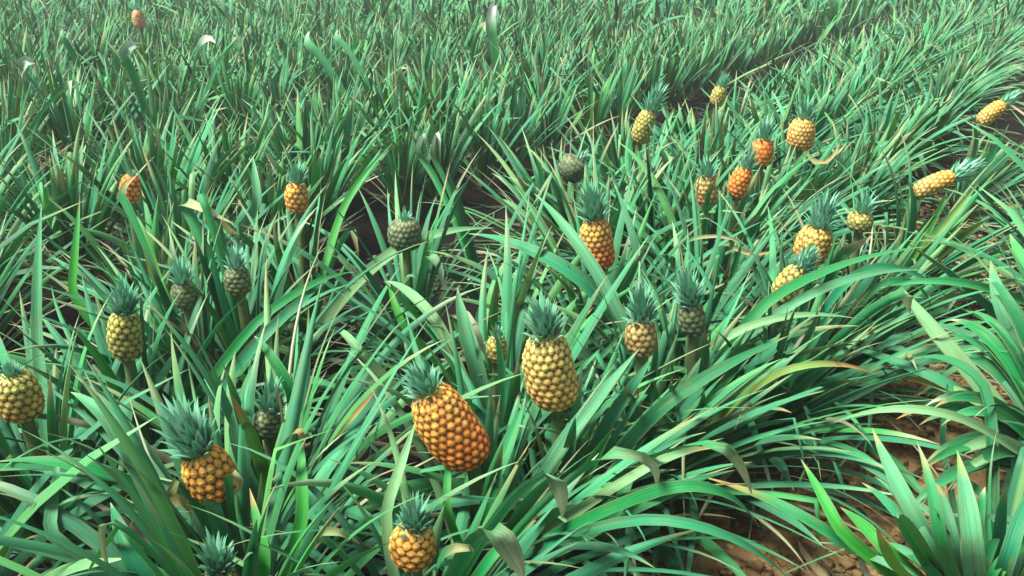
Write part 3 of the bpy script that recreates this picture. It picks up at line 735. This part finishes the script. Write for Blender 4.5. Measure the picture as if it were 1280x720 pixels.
# ------------------------------------------------------------------ the rest of the field, past the individual plants
def far_field(name, items, lab, seed):
    r = np.random.default_rng(seed); parts = []
    for x, y, b, ins, dep in items:
        d = math.hypot(x, y)
        root = (x, y, float(ground_z(x, y)))
        bb = rosette(root, 30 if d < 14 else 22, .86*r.uniform(.9, 1.1), .060, 6, 3, 'field', (0, 0), outer=28, r=r, straight=.3)
        bb = take(bb, keep_mask(bb['P'], bb['W'], r))
        if len(bb['P']): parts.append(build_blades(bb))
    V, F_, C, ST = merge(parts)
    o = link(name, make_mesh(name, V, F_, M_LEAF, C, ST)); o['kind'] = 'stuff'; o['label'] = lab; o['category'] = 'pineapple plants'
    return o
far_field('pineapple_field', rest+offf, 'dense far mass of green pineapple leaves along the top of the field', 3)

# ------------------------------------------------------------------ litter and weeds in the furrows
def scatter(name, n, kind, lab, seed):
    r = np.random.default_rng(seed)
    bs = r.integers(-3, 3, n); off = BED0 + (bs+.5)*BED + r.normal(0, .28, n); a = r.uniform(-1, 9, n)
    x = UX*a+VX*off; y = UY*a+VY*off; z = ground_z(x, y)
    S = 6; s = np.linspace(0, 1, S)
    az = r.uniform(0, 6.28, n)
    if kind == 'litter':
        Ln = r.uniform(.08, .45, n); el0 = r.uniform(-.05, .25, n); el = el0[:, None]*(1-2.2*s[None]); wd = r.uniform(.008, .030, n)
        col = np.array([[.09, .06, .03], [.05, .032, .018], [.30, .23, .13], [.03, .02, .013]])[r.choice(4, n, p=[.24, .26, .17, .33])]
    else:
        Ln = r.uniform(.12, .42, n); el0 = r.uniform(.8, 1.5, n); el = el0[:, None]-r.uniform(.6, 1.7, n)[:, None]*s[None]**1.5; wd = r.uniform(.004, .012, n)
        col = np.array([[.05, .20, .04], [.09, .25, .06], [.16, .26, .08]])[r.choice(3, n)]
    aa = az[:, None]+r.normal(0, .5, n)[:, None]*s[None]
    d = np.stack([np.cos(aa)*np.cos(el), np.sin(aa)*np.cos(el), np.sin(el)], -1)
    P = np.cumsum(d*(Ln/(S-1))[:, None, None], 1); P -= P[:, :1]; P += np.stack([x, y, z+.012], -1)[:, None]
    P[..., 2] = np.maximum(P[..., 2], (z+.008)[:, None])
    side = np.stack([-np.sin(aa), np.cos(aa), np.zeros_like(aa)+r.normal(0, .3, n)[:, None]], -1)
    W = wd[:, None]*profile(S)[None]
    if kind != 'litter':
        m = keep_mask(P, W, r, .0)
    else: m = np.ones(n, bool)
    b = dict(P=P, W=W, side=side, fold=r.uniform(.2, .9, n), c=col*r.uniform(.7, 1.3, (n, 1)), tipc=col, tipamt=np.full(n, .1), rnd=r.random(n), NA=3)
    V, F_, C, ST = build_blades(take(b, m))
    o = link(name, make_mesh(name, V, F_, M_DRY if kind == 'litter' else M_LEAF, C, ST)); o['kind'] = 'stuff'; o['label'] = lab
scatter('leaf_litter', 2600, 'litter', 'dry brown leaves lying on the soil of the furrows', 21)
scatter('weeds', 350, 'weed', 'thin green weed blades sprouting in the furrows', 22)

def crumbs(n, seed):
    r = np.random.default_rng(seed)
    off = -.35 + r.normal(0, .3, n); a = r.uniform(.8, 6.5, n)
    x = UX*a+VX*off; y = UY*a+VY*off; z = ground_z(x, y)
    base = np.array([[-1,-1,-1],[1,-1,-1],[1,1,-1],[-1,1,-1],[-1,-1,1],[1,-1,1],[1,1,1],[-1,1,1]], float)
    q = np.array([[0,3,2,1],[4,5,6,7],[0,1,5,4],[1,2,6,5],[2,3,7,6],[3,0,4,7]])
    sz = .004+.016*r.random(n)**3
    V = base[None]*sz[:, None, None]*r.uniform(.45, 1.1, (n, 8, 3))*np.array([1, 1, .7])
    an = r.uniform(0, 6.28, n); c, s_ = np.cos(an)[:, None], np.sin(an)[:, None]
    V = np.stack([V[..., 0]*c-V[..., 1]*s_, V[..., 0]*s_+V[..., 1]*c, V[..., 2]], -1)
    V += np.stack([x, y, z+sz*.3], -1)[:, None]
    F_ = (q[None]+np.arange(n)[:, None, None]*8).reshape(-1, 4)
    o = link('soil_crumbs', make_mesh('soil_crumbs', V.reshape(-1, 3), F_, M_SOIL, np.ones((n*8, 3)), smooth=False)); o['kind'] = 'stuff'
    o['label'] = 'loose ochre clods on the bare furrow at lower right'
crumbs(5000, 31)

def haze():
    m, nt, N, L = mat('haze')
    out = N('ShaderNodeOutputMaterial'); v = N('ShaderNodeVolumePrincipled')
    v.inputs['Color'].default_value = (.86, .95, .90, 1); v.inputs['Density'].default_value = .005; v.inputs['Anisotropy'].default_value = .2
    L(v.outputs[0], out.inputs['Volume'])
    x0, x1, y0, y1, z0, z1 = -1600, 1600, -1600, 1600, -1.2, 2.4
    V = [(x, y, z) for z in (z0, z1) for (x, y) in ((x0, y0), (x1, y0), (x1, y1), (x0, y1))]
    F_ = [[0,3,2,1],[4,5,6,7],[0,1,5,4],[1,2,6,5],[2,3,7,6],[3,0,4,7]]
    o = link('haze', make_mesh('haze', V, F_, m, smooth=False)); o['kind'] = 'stuff'; o['label'] = 'thin damp haze over the field'
haze()
